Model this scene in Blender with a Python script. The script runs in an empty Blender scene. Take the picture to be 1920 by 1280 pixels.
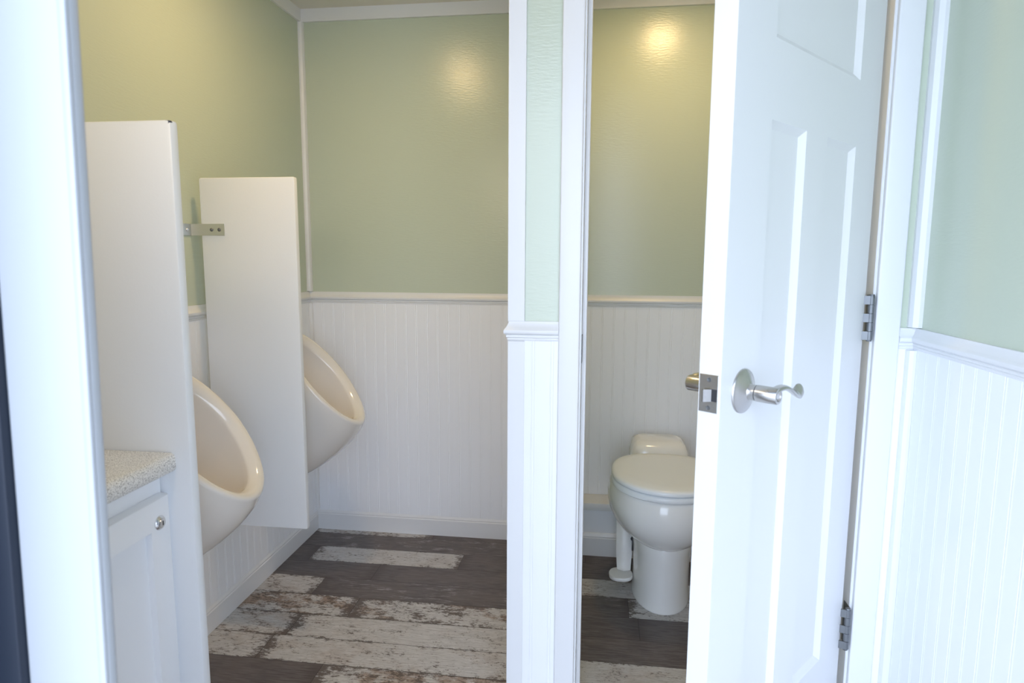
import bpy, bmesh, math, random
from mathutils import Vector, Matrix
random.seed(7)
PI = math.pi
SC = bpy.context.scene
COL = SC.collection

# ------------------------------------------------------------------ materials
def new_mat(name):
    m = bpy.data.materials.new(name); m.use_nodes = True
    nt = m.node_tree; b = nt.nodes['Principled BSDF']
    return m, nt, b

def paint(name, col, rough=0.4, bump=0.0, bscale=(60, 60, 60), spec=0.5, coat=0.0, bdist=0.001):
    m, nt, b = new_mat(name)
    b.inputs['Base Color'].default_value = (*col, 1)
    b.inputs['Roughness'].default_value = rough
    b.inputs['Specular IOR Level'].default_value = spec
    b.inputs['Coat Weight'].default_value = coat
    b.inputs['Coat Roughness'].default_value = 0.05
    if bump:
        tc = nt.nodes.new('ShaderNodeTexCoord'); mp = nt.nodes.new('ShaderNodeMapping')
        mp.inputs['Scale'].default_value = bscale
        nz = nt.nodes.new('ShaderNodeTexNoise'); nz.inputs['Scale'].default_value = 1.0
        nz.inputs['Detail'].default_value = 4
        bp = nt.nodes.new('ShaderNodeBump'); bp.inputs['Strength'].default_value = bump
        bp.inputs['Distance'].default_value = bdist
        nt.links.new(tc.outputs['Object'], mp.inputs[0]); nt.links.new(mp.outputs[0], nz.inputs['Vector'])
        nt.links.new(nz.outputs['Fac'], bp.inputs['Height']); nt.links.new(bp.outputs[0], b.inputs['Normal'])
    return m

def metal(name, col, rough=0.28, aniso=0.0):
    m, nt, b = new_mat(name)
    b.inputs['Base Color'].default_value = (*col, 1)
    b.inputs['Metallic'].default_value = 1.0
    b.inputs['Roughness'].default_value = rough
    tc = nt.nodes.new('ShaderNodeTexCoord'); nz = nt.nodes.new('ShaderNodeTexNoise')
    nz.inputs['Scale'].default_value = 12; nz.inputs['Detail'].default_value = 1
    mr = nt.nodes.new('ShaderNodeMapRange'); mr.inputs['To Min'].default_value = rough * .8; mr.inputs['To Max'].default_value = rough * 1.25
    nt.links.new(tc.outputs['Object'], nz.inputs['Vector']); nt.links.new(nz.outputs['Fac'], mr.inputs['Value'])
    nt.links.new(mr.outputs[0], b.inputs['Roughness'])
    return m

GREEN = paint('sage_green_satin_paint', (0.530, 0.590, 0.480), 0.25, 0.4, (50, 50, 230), spec=0.62, bdist=0.0010)
WHITE = paint('white_trim_paint', (0.75, 0.76, 0.775), 0.35)
WAINS = paint('white_wainscot_paint', (0.84, 0.86, 0.90), 0.42)
DOORW = paint('white_door_paint', (0.73, 0.73, 0.73), 0.33, 0.08, (80, 80, 80), bdist=0.0005)
FRAME = paint('shade_toned_entrance_frame', (0.44, 0.455, 0.475), 0.4)  # white frame, colour darkened to stand in for shade on it
CEIL = paint('ceiling_paint', (0.74, 0.71, 0.64), 0.6, 0.1, (50, 50, 50))
CABW = paint('cabinet_white_paint', (0.89, 0.90, 0.92), 0.38)
PORC = paint('bone_porcelain', (0.80, 0.755, 0.70), 0.12, 0.0, spec=0.5, coat=0.5)
TOIL = paint('ivory_porcelain', (0.84, 0.84, 0.83), 0.14, 0.0, coat=0.4)
TSEAT = paint('white_seat_plastic', (0.83, 0.865, 0.90), 0.25)
PLAST = paint('ivory_pedal_plastic', (0.84, 0.83, 0.81), 0.3)
NICKEL = metal('satin_nickel', (0.56, 0.54, 0.52), 0.27)
CHROME = metal('bright_steel', (0.72, 0.71, 0.70), 0.24)
STEEL = metal('zinc_steel', (0.66, 0.67, 0.65), 0.33)
HINGEM = metal('dull_steel_hinge', (0.22, 0.23, 0.24), 0.5)
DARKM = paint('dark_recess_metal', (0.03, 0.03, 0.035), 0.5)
NAVY = paint('dark_navy_gasket', (0.012, 0.018, 0.032), 0.5)
ALU = paint('pale_blue_frame', (0.36, 0.50, 0.66), 0.4)
EXTW = paint('exterior_cladding', (0.10, 0.11, 0.13), 0.5)
CONC = paint('outdoor_concrete', (0.50, 0.49, 0.47), 0.8, 0.3, (20, 20, 20))

def part_mat():
    m, nt, b = new_mat('white_partition_laminate')
    N = nt.nodes.new; L = nt.links.new
    b.inputs['Roughness'].default_value = 0.38
    tc = N('ShaderNodeTexCoord')
    nz = N('ShaderNodeTexNoise'); nz.inputs['Scale'].default_value = 230; nz.inputs['Detail'].default_value = 3
    bp = N('ShaderNodeBump'); bp.inputs['Strength'].default_value = .22; bp.inputs['Distance'].default_value = .0006
    L(tc.outputs['Object'], nz.inputs['Vector']); L(nz.outputs['Fac'], bp.inputs['Height']); L(bp.outputs[0], b.inputs['Normal'])
    # chipped paint at the top front corner
    vs = N('ShaderNodeVectorMath'); vs.operation = 'DISTANCE'; vs.inputs[1].default_value = CHIP
    n2 = N('ShaderNodeTexNoise'); n2.inputs['Scale'].default_value = 260; n2.inputs['Detail'].default_value = 2
    ad = N('ShaderNodeMath'); ad.operation = 'MULTIPLY_ADD'; ad.inputs[1].default_value = 0.012; 
    lt = N('ShaderNodeMath'); lt.operation = 'LESS_THAN'; lt.inputs[1].default_value = 0.0118
    L(tc.outputs['Object'], vs.inputs[0]); L(tc.outputs['Object'], n2.inputs['Vector'])
    L(n2.outputs['Fac'], ad.inputs[0]); L(vs.outputs['Value'], ad.inputs[2]); L(ad.outputs[0], lt.inputs[0])
    mx = N('ShaderNodeMix'); mx.data_type = 'RGBA'
    mx.inputs[6].default_value = (0.85, 0.86, 0.87, 1); mx.inputs[7].default_value = (0.03, 0.04, 0.07, 1)
    L(lt.outputs[0], mx.inputs[0]); L(mx.outputs[2], b.inputs['Base Color'])
    return m

def counter_mat():
    m, nt, b = new_mat('speckled_laminate')
    N = nt.nodes.new; L = nt.links.new
    tc = N('ShaderNodeTexCoord'); v = N('ShaderNodeTexNoise'); v.inputs['Scale'].default_value = 520; v.inputs['Detail'].default_value = 4
    v.inputs['Roughness'].default_value = .7
    cr = N('ShaderNodeValToRGB'); e = cr.color_ramp.elements
    e[0].position = .38; e[0].color = (.33, .30, .27, 1); e[1].position = .62; e[1].color = (.93, .90, .85, 1)
    x = cr.color_ramp.elements.new(.48); x.color = (.74, .71, .66, 1)
    L(tc.outputs['Object'], v.inputs['Vector']); L(v.outputs['Fac'], cr.inputs[0]); L(cr.outputs[0], b.inputs['Base Color'])
    b.inputs['Roughness'].default_value = .35
    return m

def floor_mat():
    m, nt, b = new_mat('weathered_plank_vinyl')
    N = nt.nodes.new; L = nt.links.new
    def math_(op, a, c=None, d=None, clamp=False):
        n = N('ShaderNodeMath'); n.operation = op; n.use_clamp = clamp
        for i, v in enumerate((a, c, d)):
            if v is None: continue
            if isinstance(v, (int, float)): n.inputs[i].default_value = v
            else: L(v, n.inputs[i])
        return n.outputs[0]
    def smooth(x, lo, hi):
        n = N('ShaderNodeMapRange'); n.interpolation_type = 'SMOOTHSTEP'
        n.inputs['From Min'].default_value = lo; n.inputs['From Max'].default_value = hi
        L(x, n.inputs['Value']); return n.outputs[0]
    def mix(f, a, c):
        n = N('ShaderNodeMix'); n.data_type = 'RGBA'
        if isinstance(f, (int, float)): n.inputs[0].default_value = f
        else: L(f, n.inputs[0])
        for i, v in ((6, a), (7, c)):
            if isinstance(v, tuple): n.inputs[i].default_value = (*v, 1)
            else: L(v, n.inputs[i])
        return n.outputs[2]
    at = N('ShaderNodeAttribute'); at.attribute_name = 'plank'
    sp = N('ShaderNodeSeparateColor'); L(at.outputs['Color'], sp.inputs[0])
    tone, wear, seed = sp.outputs[0], sp.outputs[1], sp.outputs[2]
    uv = N('ShaderNodeUVMap'); uv.uv_map = 'local'
    ed = N('ShaderNodeUVMap'); ed.uv_map = 'edge'
    se = N('ShaderNodeSeparateXYZ'); L(ed.outputs[0], se.inputs[0])
    endd, sided = se.outputs[0], se.outputs[1]          # fraction-free distances folded below
    su = N('ShaderNodeSeparateXYZ'); L(uv.outputs[0], su.inputs[0])
    def noise(sx, sy, detail=6, rough=.6, off=0.0):
        c = N('ShaderNodeCombineXYZ')
        L(math_('MULTIPLY', su.outputs[0], sx), c.inputs[0]); L(math_('MULTIPLY', su.outputs[1], sy), c.inputs[1])
        L(math_('MULTIPLY_ADD', seed, 83.0, off), c.inputs[2])
        n = N('ShaderNodeTexNoise'); n.inputs['Scale'].default_value = 1; n.inputs['Detail'].default_value = detail
        n.inputs['Roughness'].default_value = rough
        L(c.outputs[0], n.inputs['Vector']); return n.outputs['Fac']
    grain = noise(18, 260, 5, .65)
    grain2 = noise(55, 420, 3, .6, 9)
    blotch = noise(13, 22, 8, .72, 3)
    flake = noise(60, 150, 9, .82, 5)
    wash = noise(6, 11, 5, .6, 17)
    # distances: endd = metres to the nearer end, sided = metres to the nearer long side
    endf = math_('SUBTRACT', 1.0, smooth(endd, 0.0, 0.045), None, True)
    sidef = math_('SUBTRACT', 1.0, smooth(sided, 0.0, 0.012), None, True)
    # worn white plank
    f1 = math_('ADD', flake, math_('MULTIPLY', endf, 0.14)); f1 = math_('ADD', f1, math_('MULTIPLY', sidef, 0.07))
    f1 = math_('ADD', f1, math_('MULTIPLY', math_('SUBTRACT', blotch, .5), 0.55))
    f1 = math_('ADD', f1, math_('MULTIPLY', math_('SUBTRACT', wear, .35), .08))
    chip = smooth(f1, .555, .605)
    scr = smooth(grain2, .57, .68)
    white = mix(smooth(grain, .3, .7), (.43, .42, .415), (.60, .59, .585))
    brown = mix(smooth(grain, .35, .65), (.27, .19, .14), (.40, .31, .25))
    wb = math_('MULTIPLY', smooth(math_('ADD', wash, math_('MULTIPLY', math_('SUBTRACT', blotch, .5), .9)), .46, .62), wear)
    white = mix(wb, white, brown)
    dk = (.085, .062, .052)
    white = mix(math_('MULTIPLY', scr, .45), white, dk)
    white = mix(math_('MULTIPLY', chip, .92), white, dk)
    # dark plank
    dark = mix(smooth(grain, .32, .68), (.075, .062, .060), (.155, .135, .135))
    dark = mix(math_('MULTIPLY', smooth(grain2, .62, .74), .35), dark, (.05, .04, .038))
    dark = mix(math_('MULTIPLY', smooth(wash, .45, .6), .35), dark, (.17, .14, .13))
    pat = math_('MULTIPLY', smooth(math_('ADD', math_('MULTIPLY', blotch, .6), math_('MULTIPLY', grain, .45)), .565, .64), wear)
    dark = mix(math_('MULTIPLY', pat, .6), dark, (.42, .40, .40))
    dark = mix(math_('MULTIPLY', endf, .5), dark, (.06, .045, .04))
    col = mix(smooth(tone, .45, .55), dark, white)
    gap = math_('LESS_THAN', math_('MINIMUM', endd, sided), 0.0009)
    col = mix(math_('MULTIPLY', gap, .85), col, (.03, .025, .022))
    L(col, b.inputs['Base Color'])
    b.inputs['Roughness'].default_value = .48
    bp = N('ShaderNodeBump'); bp.inputs['Strength'].default_value = .35; bp.inputs['Distance'].default_value = .0006
    L(math_('SUBTRACT', grain, math_('MULTIPLY', gap, 2.0)), bp.inputs['Height']); L(bp.outputs[0], b.inputs['Normal'])
    return m

# ------------------------------------------------------------------ helpers
def link(name, me, mat=None, parent=None):
    o = bpy.data.objects.new(name, me); COL.objects.link(o)
    if mat: me.materials.append(mat)
    if parent: o.parent = parent
    return o

def from_bm(name, bm, mat, parent=None, smooth=None):
    bmesh.ops.recalc_face_normals(bm, faces=bm.faces)
    me = bpy.data.meshes.new(name)
    if smooth is not None:
        for f in bm.faces: f.smooth = True
        for e in bm.edges:
            if len(e.link_faces) == 2 and e.calc_face_angle(0) > math.radians(smooth): e.smooth = False
    bm.to_mesh(me); bm.free()
    return link(name, me, mat, parent)

def add_box(bm, a, b, bevel=0.0, seg=2):
    a = Vector(a); b = Vector(b)
    lo = Vector([min(a[i], b[i]) for i in range(3)]); hi = Vector([max(a[i], b[i]) for i in range(3)])
    vs = [bm.verts.new((x, y, z)) for x in (lo.x, hi.x) for y in (lo.y, hi.y) for z in (lo.z, hi.z)]
    q = [(0, 1, 3, 2), (4, 6, 7, 5), (0, 4, 5, 1), (2, 3, 7, 6), (0, 2, 6, 4), (1, 5, 7, 3)]
    fs = [bm.faces.new([vs[i] for i in f]) for f in q]
    if bevel:
        es = set(e for f in fs for e in f.edges)
        bmesh.ops.bevel(bm, geom=list(es), offset=bevel, segments=seg, profile=0.5, affect='EDGES')

def box(name, a, b, mat, parent=None, bevel=0.0, seg=2):
    bm = bmesh.new(); add_box(bm, a, b, bevel, seg)
    return from_bm(name, bm, mat, parent, 40 if bevel else None)

def add_cyl(bm, p0, p1, r0, r1=None, n=32, cap=True):
    r1 = r0 if r1 is None else r1
    p0 = Vector(p0); p1 = Vector(p1); d = (p1 - p0).normalized()
    s = d.orthogonal().normalized(); t = d.cross(s)
    R = []
    for p, r in ((p0, r0), (p1, r1)):
        R.append([bm.verts.new(p + (s * math.cos(2 * PI * i / n) + t * math.sin(2 * PI * i / n)) * r) for i in range(n)])
    for i in range(n):
        j = (i + 1) % n; bm.faces.new((R[0][i], R[0][j], R[1][j], R[1][i]))
    if cap: bm.faces.new(R[0]); bm.faces.new(R[1][::-1])

def add_lathe(bm, origin, axis, prof, n=40):
    """prof: list of (distance along axis, radius)"""
    o = Vector(origin); d = Vector(axis).normalized(); s = d.orthogonal().normalized(); t = d.cross(s)
    rings = []
    for h, r in prof:
        if r < 1e-6: rings.append([bm.verts.new(o + d * h)])
        else: rings.append([bm.verts.new(o + d * h + (s * math.cos(2 * PI * i / n) + t * math.sin(2 * PI * i / n)) * r) for i in range(n)])
    for A, B in zip(rings, rings[1:]):
        for i in range(n):
            j = (i + 1) % n
            if len(A) == 1 and len(B) == 1: continue
            if len(A) == 1: bm.faces.new((A[0], B[j], B[i]))
            elif len(B) == 1: bm.faces.new((A[i], A[j], B[0]))
            else: bm.faces.new((A[i], A[j], B[j], B[i]))

def add_loft(bm, rings, cap0=True, cap1=True):
    V = [[bm.verts.new(p) for p in r] for r in rings]
    n = len(V[0])
    for A, B in zip(V, V[1:]):
        for i in range(n):
            j = (i + 1) % n; bm.faces.new((A[i], A[j], B[j], B[i]))
    if cap0: bm.faces.new(V[0][::-1])
    if cap1: bm.faces.new(V[-1])

def add_profile(bm, prof, fn, u0, u1, m0=0.0, m1=0.0):
    """prof: closed list of (d, z); fn(u, d, z) -> point. m0/m1 mitre: shift of u per unit d at each end."""
    A = [bm.verts.new(fn(u0 + m0 * d, d, z)) for d, z in prof]
    B = [bm.verts.new(fn(u1 + m1 * d, d, z)) for d, z in prof]
    n = len(prof)
    for i in range(n):
        j = (i + 1) % n; bm.faces.new((A[i], A[j], B[j], B[i]))
    bm.faces.new(A[::-1]); bm.faces.new(B)

def structure(o):
    o['kind'] = 'structure'; return o
def tag(o, label, cat, group=None):
    o['label'] = label; o['category'] = cat
    if group: o['group'] = group
    return o
def empty(name, loc=(0, 0, 0)):
    o = bpy.data.objects.new(name, None); COL.objects.link(o); o.location = loc; return o
def rebase(root):
    """children were built in world coordinates: keep them there under the placed root"""
    for c in root.children:
        c.matrix_parent_inverse = Matrix.Translation(-root.location)

# wall frames: fn(u, d, z): u along the wall, d out from the wall into the room
back = lambda u, d, z: (u, -d, z)                 # wall plane Y = 0
left = lambda u, d, z: (d, u, z)                  # wall plane X = 0
XR = 1.724
right = lambda u, d, z: (XR - d, u, z)
YS = -0.988
front = lambda u, d, z: (u, YS - d, z)            # stall wall facing the entrance
XS = 0.912
side = lambda u, d, z: (XS - d, u, z)             # stall side wall facing the urinals

ZR, ZRB, ZC, ZCEIL = 0.942, 0.899, 1.913, 1.957
YF = -1.95                                        # inner face of the entrance wall
TW = 0.060                                        # stall wall thickness

RAIL = [(0, ZR), (.0045, ZR), (.005, ZR - .004), (.0075, ZR - .009), (.0095, ZR - .013), (.012, ZR - .0155), (.0145, ZR - .019),
        (.0148, ZR - .0225), (.0135, ZR - .026), (.0105, ZR - .0285), (.0085, ZR - .0295), (.0098, ZR - .0315), (.0098, ZR - .034),
        (.0070, ZR - .0360), (.0078, ZR - .0380), (.0070, ZR - .0410), (.0045, ZR - .043), (0, ZR - .043)]
def base_prof(h, d=.011):
    return [(0, 0), (d, 0), (d, h - .019), (d - .002, h - .016), (d - .0015, h - .012), (d - .004, h - .006), (d - .006, h - .001), (d - .008, h), (0, h)]
CROWN = [(0, ZC), (.009, ZC), (.010, ZC + .001), (.010, ZCEIL), (0, ZCEIL)]

def run(name, prof, fn, u0, u1, mat=WHITE, m0=0, m1=0, parent=None):
    bm = bmesh.new(); add_profile(bm, prof, fn, u0, u1, m0, m1)
    o = from_bm(name, bm, mat, parent, 28)
    return structure(o) if parent is None else o

PITCH = .0406
def bead(name, fn, u0, u1, z0, z1, phase=0.0, parent=None, t=.006):
    """beadboard sheet: flats with a rounded bead between two V grooves, proud of the wall by t"""
    pts = [(u0, t)]
    k = math.floor((u0 - phase) / PITCH) - 1
    cell = [(.0, t), (.0012, t - .0007), (.0024, t - .0002), (.0042, t + .0001), (.006, t - .0002), (.0072, t - .0007), (.0084, t)]
    while True:
        b0 = phase + k * PITCH
        if b0 > u1: break
        for du, d in cell:
            if u0 < b0 + du < u1: pts.append((b0 + du, d))
        k += 1
    pts.append((u1, t))
    bm = bmesh.new()
    lo = [bm.verts.new(fn(u, d, z0)) for u, d in pts]; hi = [bm.verts.new(fn(u, d, z1)) for u, d in pts]
    for i in range(len(pts) - 1): bm.faces.new((lo[i], lo[i + 1], hi[i + 1], hi[i]))
    # ends, top and bottom back to the wall
    bl = [bm.verts.new(fn(u, 0, z0)) for u in (u0, u1)]; bh = [bm.verts.new(fn(u, 0, z1)) for u in (u0, u1)]
    bm.faces.new((bl[0], lo[0], hi[0], bh[0])); bm.faces.new((bl[1], bh[1], hi[-1], lo[-1]))
    bm.faces.new([bh[0]] + hi + [bh[1]]); bm.faces.new([bl[0]] + lo + [bl[1]])
    return from_bm(name, bm, WAINS, parent, 25)

# ------------------------------------------------------------------ room shell
WT = .08
w = structure(box('wall_back', (-WT, 0, -.05), (XR + WT, WT, 2.05), GREEN))
bead('wainscot_panel', back, 0.006, XS - .006, .0, ZRB + .002, .012, w)
bead('wainscot_panel', back, XS + TW + .006, XR - .006, .0, ZRB + .002, .012, w)
w = structure(box('wall_left', (-WT, YF - .12, -.05), (0, 0, 2.05), GREEN))
bead('wainscot_panel', left, YF, -.0065, .0, ZRB + .002, .0, w)
w = structure(box('wall_right', (XR, YF - .12, -.05), (XR + WT, 0, 2.05), GREEN))
bead('wainscot_panel', right, YF, YS - .0065, .0, ZRB + .002, .0, w)
bead('wainscot_panel', right, YS + TW + .0065, -.0065, .0, ZRB + .002, .0, w)
JL, JR = 1.063, 1.636            # faces of the side jambs
ZH = 1.875                       # head of the stall door opening
# stall wall: side run and the two pieces beside the door, one solid with the head above the door
bm = bmesh.new()
add_box(bm, (XS, YS, -.05), (XS + TW, 0, 2.05))
w = from_bm('wall_stall_side', bm, GREEN); structure(w)
bead('wainscot_panel', side, YS + .0, -.0065, .0, ZRB + .002, .0, w)
bm = bmesh.new()
add_box(bm, (XS + TW, YS, -.05), (JL - .018, YS + TW, 2.05))
add_box(bm, (JR + .018, YS, -.05), (XR, YS + TW, 2.05))
add_box(bm, (JL - .018, YS, ZH + .018), (JR + .018, YS + TW, 2.05))
w = from_bm('wall_stall_front', bm, GREEN); structure(w)
bead('wainscot_panel', front, XS + .030, 1.0145, .0, ZRB + .002, .956, w)
bead('wainscot_panel', front, 1.688, XR - .0065, .0, ZRB + .002, .0, w)
structure(box('ceiling', (-WT, YF - .12, ZCEIL), (XR + WT, WT, ZCEIL + .06), CEIL))

# entrance wall with the doorway the photograph is taken through
EL, ER = .745, 1.68
bm = bmesh.new()
add_box(bm, (-WT, YF - .12, -.05), (.640, YF, 2.05))
add_box(bm, (ER, YF - .12, -.05), (XR + WT, YF, 2.05))
add_box(bm, (.640, YF - .12, 1.93), (ER, YF, 2.05))
structure(from_bm('wall_entrance', bm, EXTW))

# floor of separate printed planks (one sheet)
X0, X1 = 0.0, XR
RH = .1133
def rows():
    R = []
    spec = {
        0: [(0, .483, 1, .7), (.483, 1.6, 0, 0)],
        1: [(-.1, 1.07, 0, .9), (1.07, 1.9, 0, .0)],
        2: [(-.5, .087, 0, 0), (.087, .632, 1, .15), (.632, 1.5, 0, .0), (1.5, 2.2, 1, .2)],
        3: [(-.5, .358, 0, 0), (.358, .965, 0, .0), (.965, 1.9, 1, .35)],
        4: [(-.6, .203, 1, .3), (.203, 1.209, 0, .8), (1.209, 2.2, 1, .1)],
        5: [(-.6, .367, 1, 1.0), (.367, .99, 1, .9), (.99, 1.235, 0, .1), (1.235, 2.2, 0, .0)],
        6: [(-.6, .227, 1, .45), (.227, .99, 1, .1), (.99, 2.1, 0, .1)],
        7: [(-.6, .196, 1, .3), (.196, 1.9, 1, .25)],
        8: [(-.6, .391, 0, 0), (.391, 1.5, 1, .9), (1.5, 2.2, 0, 0)],
    }
    for k in range(18):
        y1 = -.045 - RH * (k - 1) if k else 0.0
        y0 = -.045 - RH * k
        if k in spec: pl = spec[k]
        else:
            x = -random.random() * 1.0; pl = []
            while x < X1:
                L = random.choice([.6, .9, 1.2]); pl.append((x, x + L, random.random() < .5, random.random())); x += L
        R.append((y0, y1, pl))
    return R
bm = bmesh.new()
uvl = bm.loops.layers.uv.new('local'); uve = bm.loops.layers.uv.new('edge'); cl = bm.loops.layers.float_color.new('plank')
EPS = .02
for ri, (y0, y1, pl) in enumerate(rows()):
    yt = y0 + RH
    for pi_, (xa, xb, tone, wear) in enumerate(pl):
        xs0, xs1 = max(xa, X0), min(xb, X1)
        if xs1 <= xs0: continue
        yl0, yl1 = max(y0, YF - .12), y1
        if yl1 <= yl0: continue
        mx_, my_ = (xa + xb) / 2, (y0 + yt) / 2
        cx = sorted({xs0, xs1} | ({mx_} if xs0 < mx_ < xs1 else set())); cy = sorted({yl0, yl1} | ({my_} if yl0 < my_ < yl1 else set()))
        seed = random.random()
        for a, b_ in zip(cx, cx[1:]):
            for c, d in zip(cy, cy[1:]):
                vs = [bm.verts.new(p) for p in ((a, c, 0), (b_, c, 0), (b_, d, 0), (a, d, 0))]
                f = bm.faces.new(vs)
                for lp in f.loops:
                    x, y, _ = lp.vert.co
                    lp[uvl].uv = (x - xa, y - y0); lp[uve].uv = (min(x - xa, xb - x), min(y - y0, yt - y))
                    lp[cl] = (float(tone), wear, seed, 1)
me = bpy.data.meshes.new('floor'); bm.to_mesh(me); bm.free()
fl = link('floor', me, floor_mat()); structure(fl)
structure(box('ground', (-6, -9, -.62), (8, 5, -.58), CONC))

# baseboards
HB = .080
run('baseboard_back', base_prof(HB), back, 0, XS, m0=1, m1=-1)
run('baseboard_left', base_prof(HB - .003), left, YF, 0, m1=-1)
run('baseboard_stall_side', base_prof(HB), side, YS, 0, m0=-1, m1=-1)
run('baseboard_right', base_prof(HB), right, YF, YS, m1=-1)
# boxed ledge along the back of the stall
bm = bmesh.new(); LY = .090
add_box(bm, (XS + TW, -LY, 0), (XR, -.006, .172))
lg = structure(from_bm('trim_1', bm, WAINS))
run('baseboard_stall_ledge', base_prof(.085, .009), lambda u, d, z: (u, -LY - d, z), XS + TW, XR)
box('ledge_board', (XS + TW, -LY - .012, .172), (XR, -.006, .200), WHITE, lg, .003)
# chair rails
n = [1]
def trim(prof, fn, u0, u1, m0=0, m1=0, mat=WHITE):
    n[0] += 1
    return run('trim_%d' % n[0], prof, fn, u0, u1, mat, m0, m1)
trim(RAIL, back, 0, XS, 1, -1)
trim(RAIL, left, YF, 0, 0, -1)
trim(RAIL, side, YS, 0, -1, -1)
trim(RAIL, front, XS, 1.0145, -1, 0)
trim(RAIL, front, 1.688, XR, 0, -1)
trim(RAIL, right, YF, YS, 0, -1)
trim(RAIL, back, XS + TW, XR, 0, -1)
trim(RAIL, right, YS + TW, 0, 0, -1)
# crown strips
trim(CROWN, back, 0, XS, 1, -1)
trim(CROWN, back, XS + TW, XR, 1, -1)
trim(CROWN, left, YF, 0, 0, -1)
trim(CROWN, side, YS, 0, -1, -1)
trim(CROWN, right, YS + TW, 0, 0, -1)
trim(CROWN, right, YF, YS, 0, -1)
trim(CROWN, front, XS, 1.0145, -1, 0)
# vertical corner beads
def quarter(cx, cy, sx, sy, z0, z1, r=.017):
    n[0] += 1
    bm = bmesh.new(); P = [(0, 0), (r, 0), (r, r * .35), (r * .8, r * .8), (r * .35, r), (0, r)]
    A = [bm.verts.new((cx + sx * x, cy + sy * y, z0)) for x, y in P]; B = [bm.verts.new((cx + sx * x, cy + sy * y, z1)) for x, y in P]
    for i in range(len(P)):
        j = (i + 1) % len(P); bm.faces.new((A[i], A[j], B[j], B[i]))
    bm.faces.new(A); bm.faces.new(B)
    structure(from_bm('trim_%d' % n[0], bm, WHITE, None, 20))
quarter(0, 0, 1, -1, ZR + .002, ZC)
quarter(0.006, -.006, 1, -1, HB, ZRB, .012)
quarter(XR, YS, -1, -1, ZR + .002, ZC, .020)
quarter(XR - .006, YS - .006, -1, -1, .0, ZRB, .015)
quarter(XR, 0, -1, -1, ZR + .002, ZC)
# corner boards wrapping the outer corner of the stall
for z0, z1 in ((0, ZRB), (ZR, ZC)):
    n[0] += 1; bm = bmesh.new()
    add_box(bm, (XS - .0065, YS - .0065, z0), (XS + .030, YS, z1), .0008, 1)
    add_box(bm, (XS - .0065, YS, z0), (XS, YS + .030, z1), .0008, 1)
    structure(from_bm('trim_%d' % n[0], bm, WHITE, None, 30))
# stall door frame
YJ = YS + TW + .010
bm = bmesh.new()
add_box(bm, (JL - .018, YS - .003, 0), (JL, YJ, ZH), .001, 1); add_box(bm, (JR, YS - .003, 0), (JR + .018, YJ, ZH), .001, 1)
add_box(bm, (JL - .018, YS - .003, ZH), (JR + .018, YJ, ZH + .018), .001, 1)
jm = structure(from_bm('door_frame', bm, WHITE, None, 30)); jm.name = 'trim_60'
bm = bmesh.new()
add_box(bm, (JL, YS + .036, 0), (JL + .010, YJ - .004, ZH), .002, 2); add_box(bm, (JR - .010, YS + .036, 0), (JR, YJ - .004, ZH), .002, 2)
add_box(bm, (JL + .010, YS + .036, ZH - .010), (JR - .010, YJ - .004, ZH), .002, 2)
from_bm('door_stop', bm, WHITE, jm, 30)
box('strike_plate', (JL - .0005, YS + .004, .853), (JL + .0016, YS + .030, .913), HINGEM, jm, .0006, 1)
bm = bmesh.new()
add_box(bm, (1.0145, YS - .013, 0), (JL - .004, YS, ZH + .055), .003, 3)
add_box(bm, (JR + .005, YS - .013, 0), (1.688, YS, ZH + .055), .003, 3)
add_box(bm, (1.0145, YS - .0128, ZH + .005), (1.688, YS, ZH + .055), .003, 3)
cs = structure(from_bm('trim_61', bm, WHITE, None, 30))

# entrance frame in the near foreground
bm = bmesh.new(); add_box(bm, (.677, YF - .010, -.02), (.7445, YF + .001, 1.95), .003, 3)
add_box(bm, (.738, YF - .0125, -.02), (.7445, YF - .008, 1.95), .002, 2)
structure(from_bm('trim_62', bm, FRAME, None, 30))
structure(box('trim_63', (.6475, YF - .016, -.05), (.677, YF + .02, 1.95), NAVY, None, .002))
structure(box('trim_64', (.6385, YF - .020, -.05), (.6475, YF + .0, 1.95), ALU, None, .002))

structure(box('added_sky_blocker', (-.08, YF - .95, 2.02), (2.4, YF - .12, 2.05), ALU, None, .004))  # unseen slab added to keep upper sky light off the entrance frame
for o_ in bpy.data.objects:
    if o_.name in ('trim_62', 'trim_63', 'trim_64'):
        for v in o_.data.vertices: v.co.x += (v.co.z - .95) * .022
dl = structure(box('light_blocker_leaf', (1.80, YF - .72, -.02), (1.845, YF - .125, 1.94), NAVY, None, .003))  # unseen door leaf, added on the right to block side daylight
box('blocker_leaf_handle', (1.767, YF - .69, .88), (1.80, YF - .66, 1.00), NICKEL, dl, .004)

# ------------------------------------------------------------------ open stall door
TH = .891; DW = .553; DT = .035
DA = Vector((1.619, -.999, 0))                       # hinge side, outer face
ds = Vector((-math.cos(TH), -math.sin(TH), 0)); dn = Vector((math.sin(TH), -math.cos(TH), 0))
def D(s, off, z): return DA + ds * s + dn * off + Vector((0, 0, z))
door_m = Matrix(((ds.x, dn.x, 0, DA.x), (ds.y, dn.y, 0, DA.y), (0, 0, 1, 0), (0, 0, 0, 1)))
ZD0, ZD1 = .012, 1.868
PAN = [(.107, .440, 1.393, 1.765), (.319, .440, .279, 1.279), (.107, .236, .279, 1.279)]
bm = bmesh.new()
xs = sorted({0, DW} | {p[0] for p in PAN} | {p[1] for p in PAN}); zs = sorted({ZD0, ZD1} | {p[2] for p in PAN} | {p[3] for p in PAN})
def vq(pts): bm.faces.new([bm.verts.new(p) for p in pts])
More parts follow.
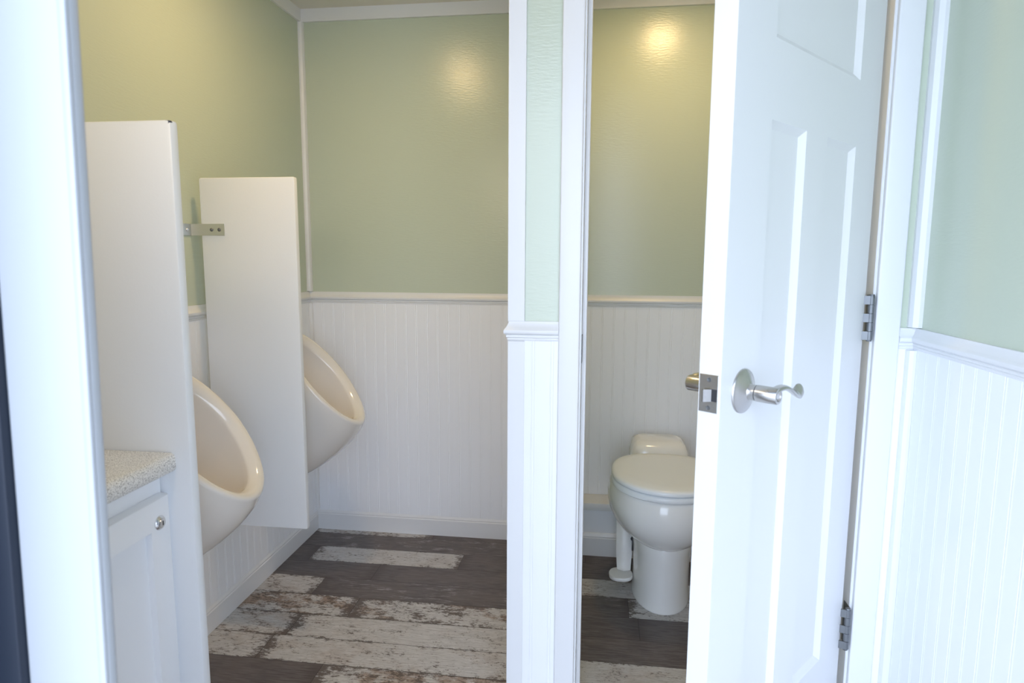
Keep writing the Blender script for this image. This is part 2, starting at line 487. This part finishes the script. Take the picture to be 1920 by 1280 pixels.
for sgn in (0, 1):
    y = 0 if sgn == 0 else -DT
    dep = -.009 if sgn == 0 else .009
    for a, b_ in zip(xs, xs[1:]):
        for c, d in zip(zs, zs[1:]):
            if any(p[0] <= a and b_ <= p[1] and p[2] <= c and d <= p[3] for p in PAN): continue
            vq([(a, y, c), (b_, y, c), (b_, y, d), (a, y, d)])
    for (a, b_, c, d) in PAN:
        prev = [(a, y, c), (b_, y, c), (b_, y, d), (a, y, d)]
        for ins, dd in ((.0015, .0015 * (1 if sgn else -1)), (.011, dep), ):
            cur = [(a + ins, y + dd, c + ins), (b_ - ins, y + dd, c + ins), (b_ - ins, y + dd, d - ins), (a + ins, y + dd, d - ins)]
            for i in range(4): vq([prev[i], prev[(i + 1) % 4], cur[(i + 1) % 4], cur[i]])
            prev = cur
        vq(prev)
for (p, q) in (((0, ZD0), (0, ZD1)), ((DW, ZD0), (DW, ZD1))):
    vq([(p[0], 0, p[1]), (q[0], 0, q[1]), (q[0], -DT, q[1]), (p[0], -DT, p[1])])
for z in (ZD0, ZD1): vq([(0, 0, z), (DW, 0, z), (DW, -DT, z), (0, -DT, z)])
bmesh.ops.remove_doubles(bm, verts=bm.verts, dist=1e-6)
bmesh.ops.transform(bm, matrix=door_m, verts=bm.verts)
door = from_bm('door_1', bm, DOORW, None, 20); structure(door)

LS, LZ = .489, .883
def dbm(bm):
    bmesh.ops.transform(bm, matrix=door_m, verts=bm.verts); return bm
def ribbon(bm, path, wid, thick, tw, n=14):
    """lever grip: elliptical section swept along path with a twist"""
    rings = []
    m = len(path)
    for i, p in enumerate(path):
        p = Vector(p); q = Vector(path[min(i + 1, m - 1)]) - Vector(path[max(i - 1, 0)]); q.normalize()
        side_ = Vector((0, 1, 0)); side_ = (side_ - q * side_.dot(q)).normalized(); up_ = q.cross(side_)
        a = tw[i]; s1 = side_ * math.cos(a) + up_ * math.sin(a); s2 = -side_ * math.sin(a) + up_ * math.cos(a)
        rings.append([p + s1 * math.cos(2 * PI * k / n) * wid[i] + s2 * math.sin(2 * PI * k / n) * thick[i] for k in range(n)])
    add_loft(bm, rings)
for sgn, nm in ((1, 'lever_handle'), (-1, 'lever_handle')):
    y0 = 0 if sgn > 0 else -DT
    bm = bmesh.new()
    add_lathe(bm, (LS, y0, LZ), (0, sgn, 0), [(0, 0), (0, .0335), (.002, .0335), (.0035, .0325), (.007, .024), (.0105, .0165), (.0125, .0125), (.014, .0118), (.022, .0118)], 64)
    h = from_bm(nm, dbm(bm), NICKEL, door, 35)
    bm = bmesh.new()
    add_lathe(bm, (LS, y0 + sgn * .0225, LZ), (0, sgn, 0), [(0, .0112), (.001, .0124), (.0305, .0124), (.0325, .0112), (.0327, .0075), (.030, .0070), (.0305, .0)], 48)
    from_bm('barrel', dbm(bm), NICKEL, h, 35)
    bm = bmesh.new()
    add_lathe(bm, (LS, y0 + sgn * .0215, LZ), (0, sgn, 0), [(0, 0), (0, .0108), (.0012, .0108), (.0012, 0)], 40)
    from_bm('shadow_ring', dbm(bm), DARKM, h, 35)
    bm = bmesh.new()
    if sgn > 0:
        add_lathe(bm, (LS, y0 + .0525, LZ), (0, 1, 0), [(0, 0), (0, .0048), (.0016, .0045), (.0018, 0)], 24)
        from_bm('privacy_button', dbm(bm), CHROME, h, 35); bm = bmesh.new()
    N_ = 60; path = []; wid = []; th = []; tw = []
    for i in range(N_):
        t = 1 - (1 - i / (N_ - 1)) ** 1.5
        s = LS + .004 - .100 * t
        z = LZ + .0045 + .0065 * math.sin(PI * 2 * (t * .95)) - .006 * t + (.006 if t > .8 else 0) * (t - .8) * 5
        path.append((s, y0 + sgn * (.047 + .004 * math.sin(PI * t)), z))
        e = math.sqrt(max(0, 1 - ((t - .9) / .1) ** 2)) if t > .9 else 1
        wid.append((.0088 + .0008 * t) * max(e, .06)); th.append((.0044 - .0014 * t) * max(e, .15)); tw.append(sgn * (-.25 + 1.45 * t ** 1.2))
    ribbon(bm, path, wid, th, tw)
    from_bm('lever', dbm(bm), NICKEL, h, 50)
# latch plate on the free edge
bm = bmesh.new(); add_box(bm, (DW - .0004, -DT + .0015, LZ - .0255), (DW + .0014, -.0035, LZ + .0300), .0007, 1)
lp = from_bm('latch_plate', dbm(bm), CHROME, door, 30)
bm = bmesh.new()
A_ = [(DW, -.012, LZ - .009), (DW, -.024, LZ - .009), (DW + .0105, -.024, LZ - .009), (DW + .0105, -.0215, LZ - .009)]
B_ = [(x, y, z + .018) for x, y, z in A_]
a = [bm.verts.new(p) for p in A_]; b2 = [bm.verts.new(p) for p in B_]
for i in range(4): bm.faces.new((a[i], a[(i + 1) % 4], b2[(i + 1) % 4], b2[i]))
bm.faces.new(a); bm.faces.new(b2)
from_bm('latch_bolt', dbm(bm), NICKEL, lp)
bm = bmesh.new(); add_box(bm, (DW + .0008, -.0245, LZ - .0085), (DW + .0017, -.0050, LZ + .0095))
from_bm('latch_opening', dbm(bm), DARKM, lp)
for dz in (.0225, -.0185):
    bm = bmesh.new(); add_lathe(bm, (DW + .0012, -.018, LZ + dz), (1, 0, 0), [(0, 0), (0, .0037), (.0009, .0030), (.0006, .0014), (.0004, 0)], 20)
    from_bm('screw', dbm(bm), HINGEM, lp, 40)
# hinges
HP = Vector((1.6295, YS - .0150, 0))
for zc in (.962, .305, 1.66):
    bm = bmesh.new()
    add_cyl(bm, HP + Vector((0, 0, zc - .0445)), HP + Vector((0, 0, zc + .0445)), .0024, n=16)
    add_cyl(bm, HP + Vector((0, 0, zc - .0465)), HP + Vector((0, 0, zc - .044)), .0048, .0055, n=20)
    add_cyl(bm, HP + Vector((0, 0, zc + .044)), HP + Vector((0, 0, zc + .0465)), .0055, .0048, n=20)
    hg = from_bm('hinge', bm, HINGEM, door, 40)
    for k in range(5):
        z0 = zc - .0440 + k * .0176
        bm = bmesh.new(); add_cyl(bm, HP + Vector((0, 0, z0 + .0004)), HP + Vector((0, 0, z0 + .0172)), .0062, n=24)
        if k % 2 == 0:
            q = D(.001, -.002, 0)
            d_ = (q - HP); d_.z = 0; d_.normalize(); pz = d_.cross(Vector((0, 0, 1)))
            vs = []
            for z in (z0 + .0004, z0 + .0172):
                for (u, v) in ((0, .0056), (.0135, .0056), (.0135, .0030), (0, .0030)):
                    p = HP + d_ * u - pz * v; p.z = z; vs.append(bm.verts.new(p))
            for f in ((0, 1, 2, 3), (4, 7, 6, 5), (0, 4, 5, 1), (1, 5, 6, 2), (2, 6, 7, 3), (3, 7, 4, 0)): bm.faces.new([vs[i] for i in f])
        from_bm('knuckle', bm, HINGEM, hg, 40)
    bm = bmesh.new(); add_box(bm, (JR - .0016, YS - .012, zc - .044), (JR + .0004, YS + .022, zc + .044))
    from_bm('leaf', bm, HINGEM, hg)
    bm = bmesh.new(); add_box(bm, (-.0016, -.030, zc - .044), (.0004, -.001, zc + .044))
    from_bm('leaf', dbm(bm), HINGEM, hg)

# ------------------------------------------------------------------ urinal partitions
CHIP = (.446, -1.4200, 1.283)
PM = part_mat()
def partition(x1, yf, label):
    r = empty('urinal_partition', (.15, yf + .010, .315))
    bm = bmesh.new(); x0 = .030; z0, z1 = .315, 1.283; y0, y1 = yf, yf + .020
    add_box(bm, (x0, y0, z0), (x1, y1, z1), .0045, 2)
    from_bm('panel', bm, PM, r, 25)
    for z in (1.146, .50):
        bm = bmesh.new(); zz = .0155; t = .0022; yb = y0 - t
        P = [(0.0, yb - .036), (t, yb - .036), (t, yb - .004), (.0028, yb - .0012), (.006, yb), (.098, yb), (.098, yb + t), (.0022, yb + t), (0, yb)]
        P = [(x + .0005, y) for x, y in P]
        A = [bm.verts.new((x, y, z - zz)) for x, y in P]; B = [bm.verts.new((x, y, z + zz)) for x, y in P]
        for i in range(len(P)):
            j = (i + 1) % len(P); bm.faces.new((A[i], A[j], B[j], B[i]))
        bm.faces.new(A); bm.faces.new(B)
        bmesh.ops.recalc_face_normals(bm, faces=bm.faces)
        bk = from_bm('bracket', bm, STEEL, r, 30)
        for x in (.062, .084):
            bm = bmesh.new(); add_lathe(bm, (x, yb, z), (0, -1, 0), [(0, 0), (0, .0048), (.0012, .0046), (.0026, .003), (.003, .0012), (.002, 0)], 20)
            from_bm('screw', bm, HINGEM, bk, 40)
        bm = bmesh.new(); add_lathe(bm, (t, yb - .018, z), (1, 0, 0), [(0, 0), (0, .0048), (.0014, .0046), (.003, .003), (.003, 0)], 20)
        from_bm('screw', bm, CHROME, bk, 40)
    rebase(r)
    tag(r, label, 'partition', 'white urinal partitions')
    return r
partition(.446, -1.420, 'white partition with a dark chip at its top corner, beside the speckled countertop')
partition(.300, -.712, 'white partition held by a visible steel bracket, between the two urinals')

# ------------------------------------------------------------------ urinals
def urinal(yc, label):
    r = empty('urinal', (0.0, yc, .30))
    be = .894; a = .194; b = .133; C0 = Vector((.217, yc, .682))
    d = Vector((math.cos(be), 0, -math.sin(be))); nn = Vector((math.sin(be), 0, math.cos(be)))
    NT = 72
    def rim(t, ins, off):
        c, s = math.cos(t), math.sin(t)
        # slightly egg shaped: widest a little above the middle, narrower at the lip
        wv = 1 + .05 * (1 - abs(c)) - .03 * c
        return C0 + d * ((a - ins) * c) + Vector((0, (b - ins) * s * wv, 0)) + nn * off
    def ring(ins, off): return [rim(2 * PI * i / NT, ins, off) for i in range(NT)]
    def wall(t):
        c, s = math.cos(t), math.sin(t)
        return Vector((.002, yc + .118 * s, .585 - .285 * c))
    rings = []
    for k in range(15):
        u = k / 14
        R_ = []
        for i in range(NT):
            t = 2 * PI * i / NT; w_ = (1 + math.cos(t)) / 2
            P0 = wall(t); P3 = rim(t, 0, 0)
            P1 = P0 + Vector((.03 + .13 * w_, .0, .035 * w_)); P2 = P3 + Vector((-.018 * w_ - .03 * (1 - w_), 0, -.062 * w_ + .004 * (1 - w_)))
            P2.y += .006 * math.sin(t)
            R_.append(P0 * (1 - u) ** 3 + P1 * 3 * u * (1 - u) ** 2 + P2 * 3 * u * u * (1 - u) + P3 * u ** 3)
        rings.append(R_)
    rings += [ring(.0008, .003), ring(.003, .0058), ring(.0065, .0078), ring(.011, .0085), ring(.017, .0070), ring(.023, .0030), ring(.0285, -.0030), ring(.0320, -.0080), ring(.0340, -.0115), ring(.0345, -.016)]
    # bowl cavity sinking to the drain
    dr = Vector((.105, yc, .475))
    base = ring(.0345, -.016)
    cav = []
    for k in range(1, 13):
        u = k / 12
        R_ = []
        for i, p in enumerate(base):
            t = 2 * PI * i / NT
            q = dr + (p - C0) * .10
            hi = (1 - math.cos(t)) / 2
            m1 = p - nn * .045 + (p - C0) * .05; m2 = q + (p - C0) * .62 + nn * (.02 - .03 * hi)
            R_.append(p * (1 - u) ** 3 + m1 * 3 * u * (1 - u) ** 2 + m2 * 3 * u * u * (1 - u) + q * u ** 3)
        cav.append(R_)
    rings += cav
    bm = bmesh.new(); add_loft(bm, rings, True, True)
    from_bm('basin', bm, PORC, r, 60)
    bm = bmesh.new(); add_lathe(bm, dr + Vector((.004, 0, .004)), nn, [(0, 0), (0, .014), (.003, .013), (.003, 0)], 24)
    from_bm('drain', bm, CHROME, r, 40)
    rebase(r)
    tag(r, label, 'urinal', 'wall-hung urinals')
urinal(-1.040, 'bone-coloured oval urinal in front of the bracketed partition, nearer the countertop')
urinal(-.372, 'bone-coloured oval urinal behind the bracketed partition, by the back corner')

# ------------------------------------------------------------------ vanity cabinet and countertop
cab = empty('vanity_cabinet', (.20, -1.66, 0))
XF = .392; CY0, CY1 = -1.925, -1.4235
bm = bmesh.new(); add_box(bm, (.016, CY0, .09), (XF, CY1, .7295), .001, 1); add_box(bm, (.016, CY0 + .005, 0), (XF - .06, CY1 - .005, .09))
from_bm('body', bm, CABW, cab, 30)
bm = bmesh.new()
dy0, dy1, dz0, dz1 = -1.915, -1.4285, .105, .695; st = .048; xo = XF + .019; xi = XF + .0005
def q3(p): bm.faces.new([bm.verts.new(v) for v in p])
o4 = [(dy0, dz0), (dy1, dz0), (dy1, dz1), (dy0, dz1)]
def shr(e, lst): 
    (a0, b0), (a1, b1) = lst[0], lst[2]; return [(a0 + e, b0 + e), (a1 - e, b0 + e), (a1 - e, b1 - e), (a0 + e, b1 - e)]
stages = [(o4, xi), (o4, xo - .006), (shr(.002, o4), xo - .0018), (shr(.006, o4), xo), (shr(st, o4), xo), (shr(st + .0015, o4), xo - .0100), (shr(st + .003, o4), xo - .0105)]
prev = None
for pts, x in stages:
    cur = [bm.verts.new((x, y, z)) for y, z in pts]
    if prev:
        for i in range(4): bm.faces.new((prev[i], prev[(i + 1) % 4], cur[(i + 1) % 4], cur[i]))
    else: bm.faces.new(cur)
    prev = cur
bm.faces.new(prev)
cd = from_bm('door', bm, CABW, cab, 30)
bm = bmesh.new(); add_lathe(bm, (xo, -1.457, .656), (1, 0, 0), [(0, 0), (0, .0115), (.0015, .0115), (.0035, .0098), (.0045, .0085), (.0045, .0072), (.0062, .0066), (.0066, .0)], 40)
lk = from_bm('lock', bm, CHROME, cd, 30); lk['label'] = 'chrome cam lock'
box('keyhole', (xo + .0062, -1.4578, .6525), (xo + .0069, -1.4562, .6595), DARKM, cd)
rebase(cab)
tag(cab, 'white shaker vanity cabinet with a chrome lock, under the speckled countertop', 'cabinet')
bm = bmesh.new()
P = [(0.001, .730), (.416, .730), (.4185, .732), (.4205, .737), (.4205, .751), (.4185, .757), (.414, .760), (.001, .760)]
A = [bm.verts.new((x, -1.935, z)) for x, z in P]; B = [bm.verts.new((x, -1.4215, z)) for x, z in P]
for i in range(len(P)):
    j = (i + 1) % len(P); bm.faces.new((A[i], A[j], B[j], B[i]))
bm.faces.new(A); bm.faces.new(B)
ct = from_bm('countertop', bm, counter_mat(), None, 40)
tag(ct, 'beige speckled laminate countertop on the white vanity cabinet', 'countertop')

# ------------------------------------------------------------------ toilet
TX = 1.315
toi = empty('toilet', (TX, -.33, 0))
def oval(z, rx, yf, yb, p=2.0, n=64, rb=None, x0=TX):
    out = []
    cy = (yf + yb) / 2; ry = (yb - yf) / 2
    for i in range(n):
        t = 2 * PI * i / n; c, s = math.cos(t), math.sin(t)
        pw = 2 / (p if s < 0 else (rb or p))
        out.append(Vector((x0 + rx * math.copysign(abs(c) ** pw, c), cy + ry * math.copysign(abs(s) ** pw, s), z)))
    return out
bm = bmesh.new()
add_loft(bm, [oval(.000, .090, -.468, -.17), oval(.003, .0915, -.470, -.168), oval(.010, .0905, -.469, -.168), oval(.05, .088, -.464, -.17), oval(.11, .088, -.463, -.17), oval(.17, .0905, -.468, -.165), oval(.205, .095, -.474, -.16), oval(.2085, .0945, -.472, -.16)])
from_bm('pedestal', bm, TOIL, toi, 40)
bm = bmesh.new()
add_loft(bm, [oval(.2105, .100, -.482, -.16), oval(.213, .104, -.488, -.158), oval(.225, .119, -.505, -.15), oval(.245, .138, -.528, -.145), oval(.270, .156, -.548, -.14), oval(.30, .1695, -.563, -.135),
              oval(.328, .1755, -.571, -.13), oval(.350, .1755, -.573, -.13), oval(.372, .171, -.570, -.13), oval(.382, .167, -.566, -.13), oval(.3865, .162, -.561, -.135), oval(.3865, .115, -.52, -.22), oval(.33, .10, -.50, -.24), oval(.26, .05, -.43, -.30)])
from_bm('bowl', bm, TOIL, toi, 50)
bm = bmesh.new()
add_loft(bm, [oval(.3885, .163, -.566, -.205, 2.0, rb=2.6), oval(.391, .1665, -.570, -.203, 2.0, rb=2.6), oval(.401, .1670, -.5715, -.203, 2.0, rb=2.6), oval(.4065, .164, -.568, -.205, 2.0, rb=2.6), oval(.4075, .160, -.564, -.21, 2.0, rb=2.6)])
from_bm('seat', bm, TSEAT, toi, 50)
bm = bmesh.new()
add_loft(bm, [oval(.4095, .160, -.565, -.206, 2.0, rb=2.7), oval(.411, .1645, -.5705, -.203, 2.0, rb=2.7), oval(.418, .1660, -.5720, -.202, 2.0, rb=2.7), oval(.4235, .1635, -.569, -.204, 2.0, rb=2.7), oval(.4275, .155, -.560, -.212, 2.0, rb=2.7), oval(.4300, .13, -.53, -.235, 2.0, rb=2.6), oval(.4315, .08, -.47, -.28), oval(.432, .03, -.41, -.34)])
from_bm('lid', bm, TSEAT, toi, 50)
def rrect(z, rx, y0, y1, x0=TX): return oval(z, rx, y0, y1, 5.0, 64, x0=x0)
bm = bmesh.new()
add_loft(bm, [rrect(.2015, .088, -.19, -.045), rrect(.30, .090, -.195, -.045), rrect(.375, .100, -.198, -.040), rrect(.405, .099, -.198, -.040), rrect(.428, .093, -.192, -.042), rrect(.442, .086, -.182, -.045), rrect(.450, .077, -.170, -.050), rrect(.4535, .066, -.155, -.058)])
from_bm('back_housing', bm, TOIL, toi, 50)
# flush pedal on the left side
bm = bmesh.new()
PX = 1.198
rings = []
for (y, z, hw, ht) in ((-.255, .250, .024, .006), (-.272, .215, .025, .006), (-.288, .175, .0255, .006), (-.300, .150, .026, .006), (-.303, .135, .026, .006), (-.300, .10, .0245, .005), (-.302, .075, .023, .005), (-.312, .064, .022, .005)):
    rings.append([Vector((PX + sx * hw + (0.0 if z > .12 else .0), y - .010 * (1 - abs(sx)) + sy * ht, z)) for sx, sy in ((-1, 1), (-1, -1), (-.6, -1.4), (0, -1.5), (.6, -1.4), (1, -1), (1, 1), (0, 1.2))])
add_loft(bm, rings)
pa = from_bm('pedal_arm', bm, PLAST, toi, 50)
bm = bmesh.new()
add_loft(bm, [rings_ for rings_ in ([Vector((v.x - .010, v.y, v.z)) for v in oval(z, rx, yf, yb, 2.4, 40, x0=PX)] for z, rx, yf, yb in ((.046, .034, -.368, -.300), (.049, .0375, -.373, -.296), (.056, .0385, -.375, -.294), (.060, .0365, -.373, -.296), (.061, .032, -.368, -.300), (.0605, .027, -.362, -.306)))])
from_bm('foot_pedal', bm, PLAST, toi, 50)
bm = bmesh.new(); add_cyl(bm, (TX - .093, -.30, .155), (TX - .080, -.30, .155), .030, n=24); add_cyl(bm, (PX + .01, -.294, .16), (TX - .08, -.294, .16), .010, n=16)
from_bm('pedal_pivot', bm, DARKM, toi, 40)
rebase(toi)
tag(toi, 'ivory porcelain toilet with closed lid and foot flush pedal in the stall', 'toilet')

# ------------------------------------------------------------------ light
wd = bpy.data.worlds.new('sky'); SC.world = wd; wd.use_nodes = True
wnt = wd.node_tree; bg = wnt.nodes['Background']
# hazy sky with a broad bright glow low in the direction the doorway faces
N_w = wnt.nodes.new; L_w = wnt.links.new
tc = N_w('ShaderNodeTexCoord'); nv = N_w('ShaderNodeVectorMath'); nv.operation = 'NORMALIZE'
dt = N_w('ShaderNodeVectorMath'); dt.operation = 'DOT_PRODUCT'; dt.inputs[1].default_value = Vector((-.10, -1.0, .12)).normalized()
mxm = N_w('ShaderNodeMath'); mxm.operation = 'MAXIMUM'; mxm.inputs[1].default_value = 0
pw = N_w('ShaderNodeMath'); pw.operation = 'POWER'; pw.inputs[1].default_value = 2.0
ma = N_w('ShaderNodeMath'); ma.operation = 'MULTIPLY_ADD'; ma.inputs[1].default_value = 3.0; ma.inputs[2].default_value = 3.5
L_w(tc.outputs['Generated'], nv.inputs[0]); L_w(nv.outputs[0], dt.inputs[0]); L_w(dt.outputs['Value'], mxm.inputs[0])
L_w(mxm.outputs[0], pw.inputs[0]); L_w(pw.outputs[0], ma.inputs[0]); L_w(ma.outputs[0], bg.inputs['Strength'])
bg.inputs['Color'].default_value = (.685, .80, 1.0, 1)
def lamp(name, kind, loc, power, col, size, rot=(0, 0, 0)):
    l = bpy.data.lights.new(name, kind); l.energy = power; l.color = col
    if kind == 'AREA': l.shape = 'DISK'; l.size = size
    else: l.shadow_soft_size = size
    o = bpy.data.objects.new(name, l); COL.objects.link(o); o.location = loc; o.rotation_euler = rot
    return o
WARM = (1.0, .69, .33)
lamp('ceiling_lamp', 'AREA', (.44, -.80, ZCEIL - .012), 4.7, WARM, .11)
lamp('stall_lamp', 'AREA', (1.32, -.40, ZCEIL - .012), 3.5, WARM, .11)
lamp('vanity_lamp', 'POINT', (.55, -1.86, 1.48), 5.2, (1.0, .82, .58), .05)

# ------------------------------------------------------------------ camera
F, PITCHC, YAW, ROLL = 1220.33, .1307, .1319, .0047
fw = Vector((-math.sin(YAW) * math.cos(PITCHC), math.cos(YAW) * math.cos(PITCHC), -math.sin(PITCHC)))
rt = Vector((math.cos(YAW), math.sin(YAW), 0)); up = rt.cross(fw)
r2 = rt * math.cos(ROLL) + up * math.sin(ROLL); u2 = -rt * math.sin(ROLL) + up * math.cos(ROLL)
cam = bpy.data.cameras.new('camera'); co = bpy.data.objects.new('camera', cam); COL.objects.link(co)
cam.sensor_width = 36; cam.lens = F / 1920 * 36; cam.clip_start = .01; cam.clip_end = 50
co.matrix_world = Matrix(((r2.x, u2.x, -fw.x, 1.0969), (r2.y, u2.y, -fw.y, -2.3653), (r2.z, u2.z, -fw.z, 1.08), (0, 0, 0, 1)))
cam.dof.use_dof = True; cam.dof.focus_distance = 1.9; cam.dof.aperture_fstop = 8.0
SC.camera = co
vs_ = SC.view_settings; vs_.view_transform = 'Standard'; vs_.look = 'None'; vs_.gamma = 1; vs_.use_curve_mapping = False; vs_.exposure = 0.0
SC.cycles.use_denoising = True
SC.cycles.max_bounces = 16; SC.cycles.diffuse_bounces = 10; SC.cycles.glossy_bounces = 4
SC.cycles.sample_clamp_indirect = 4
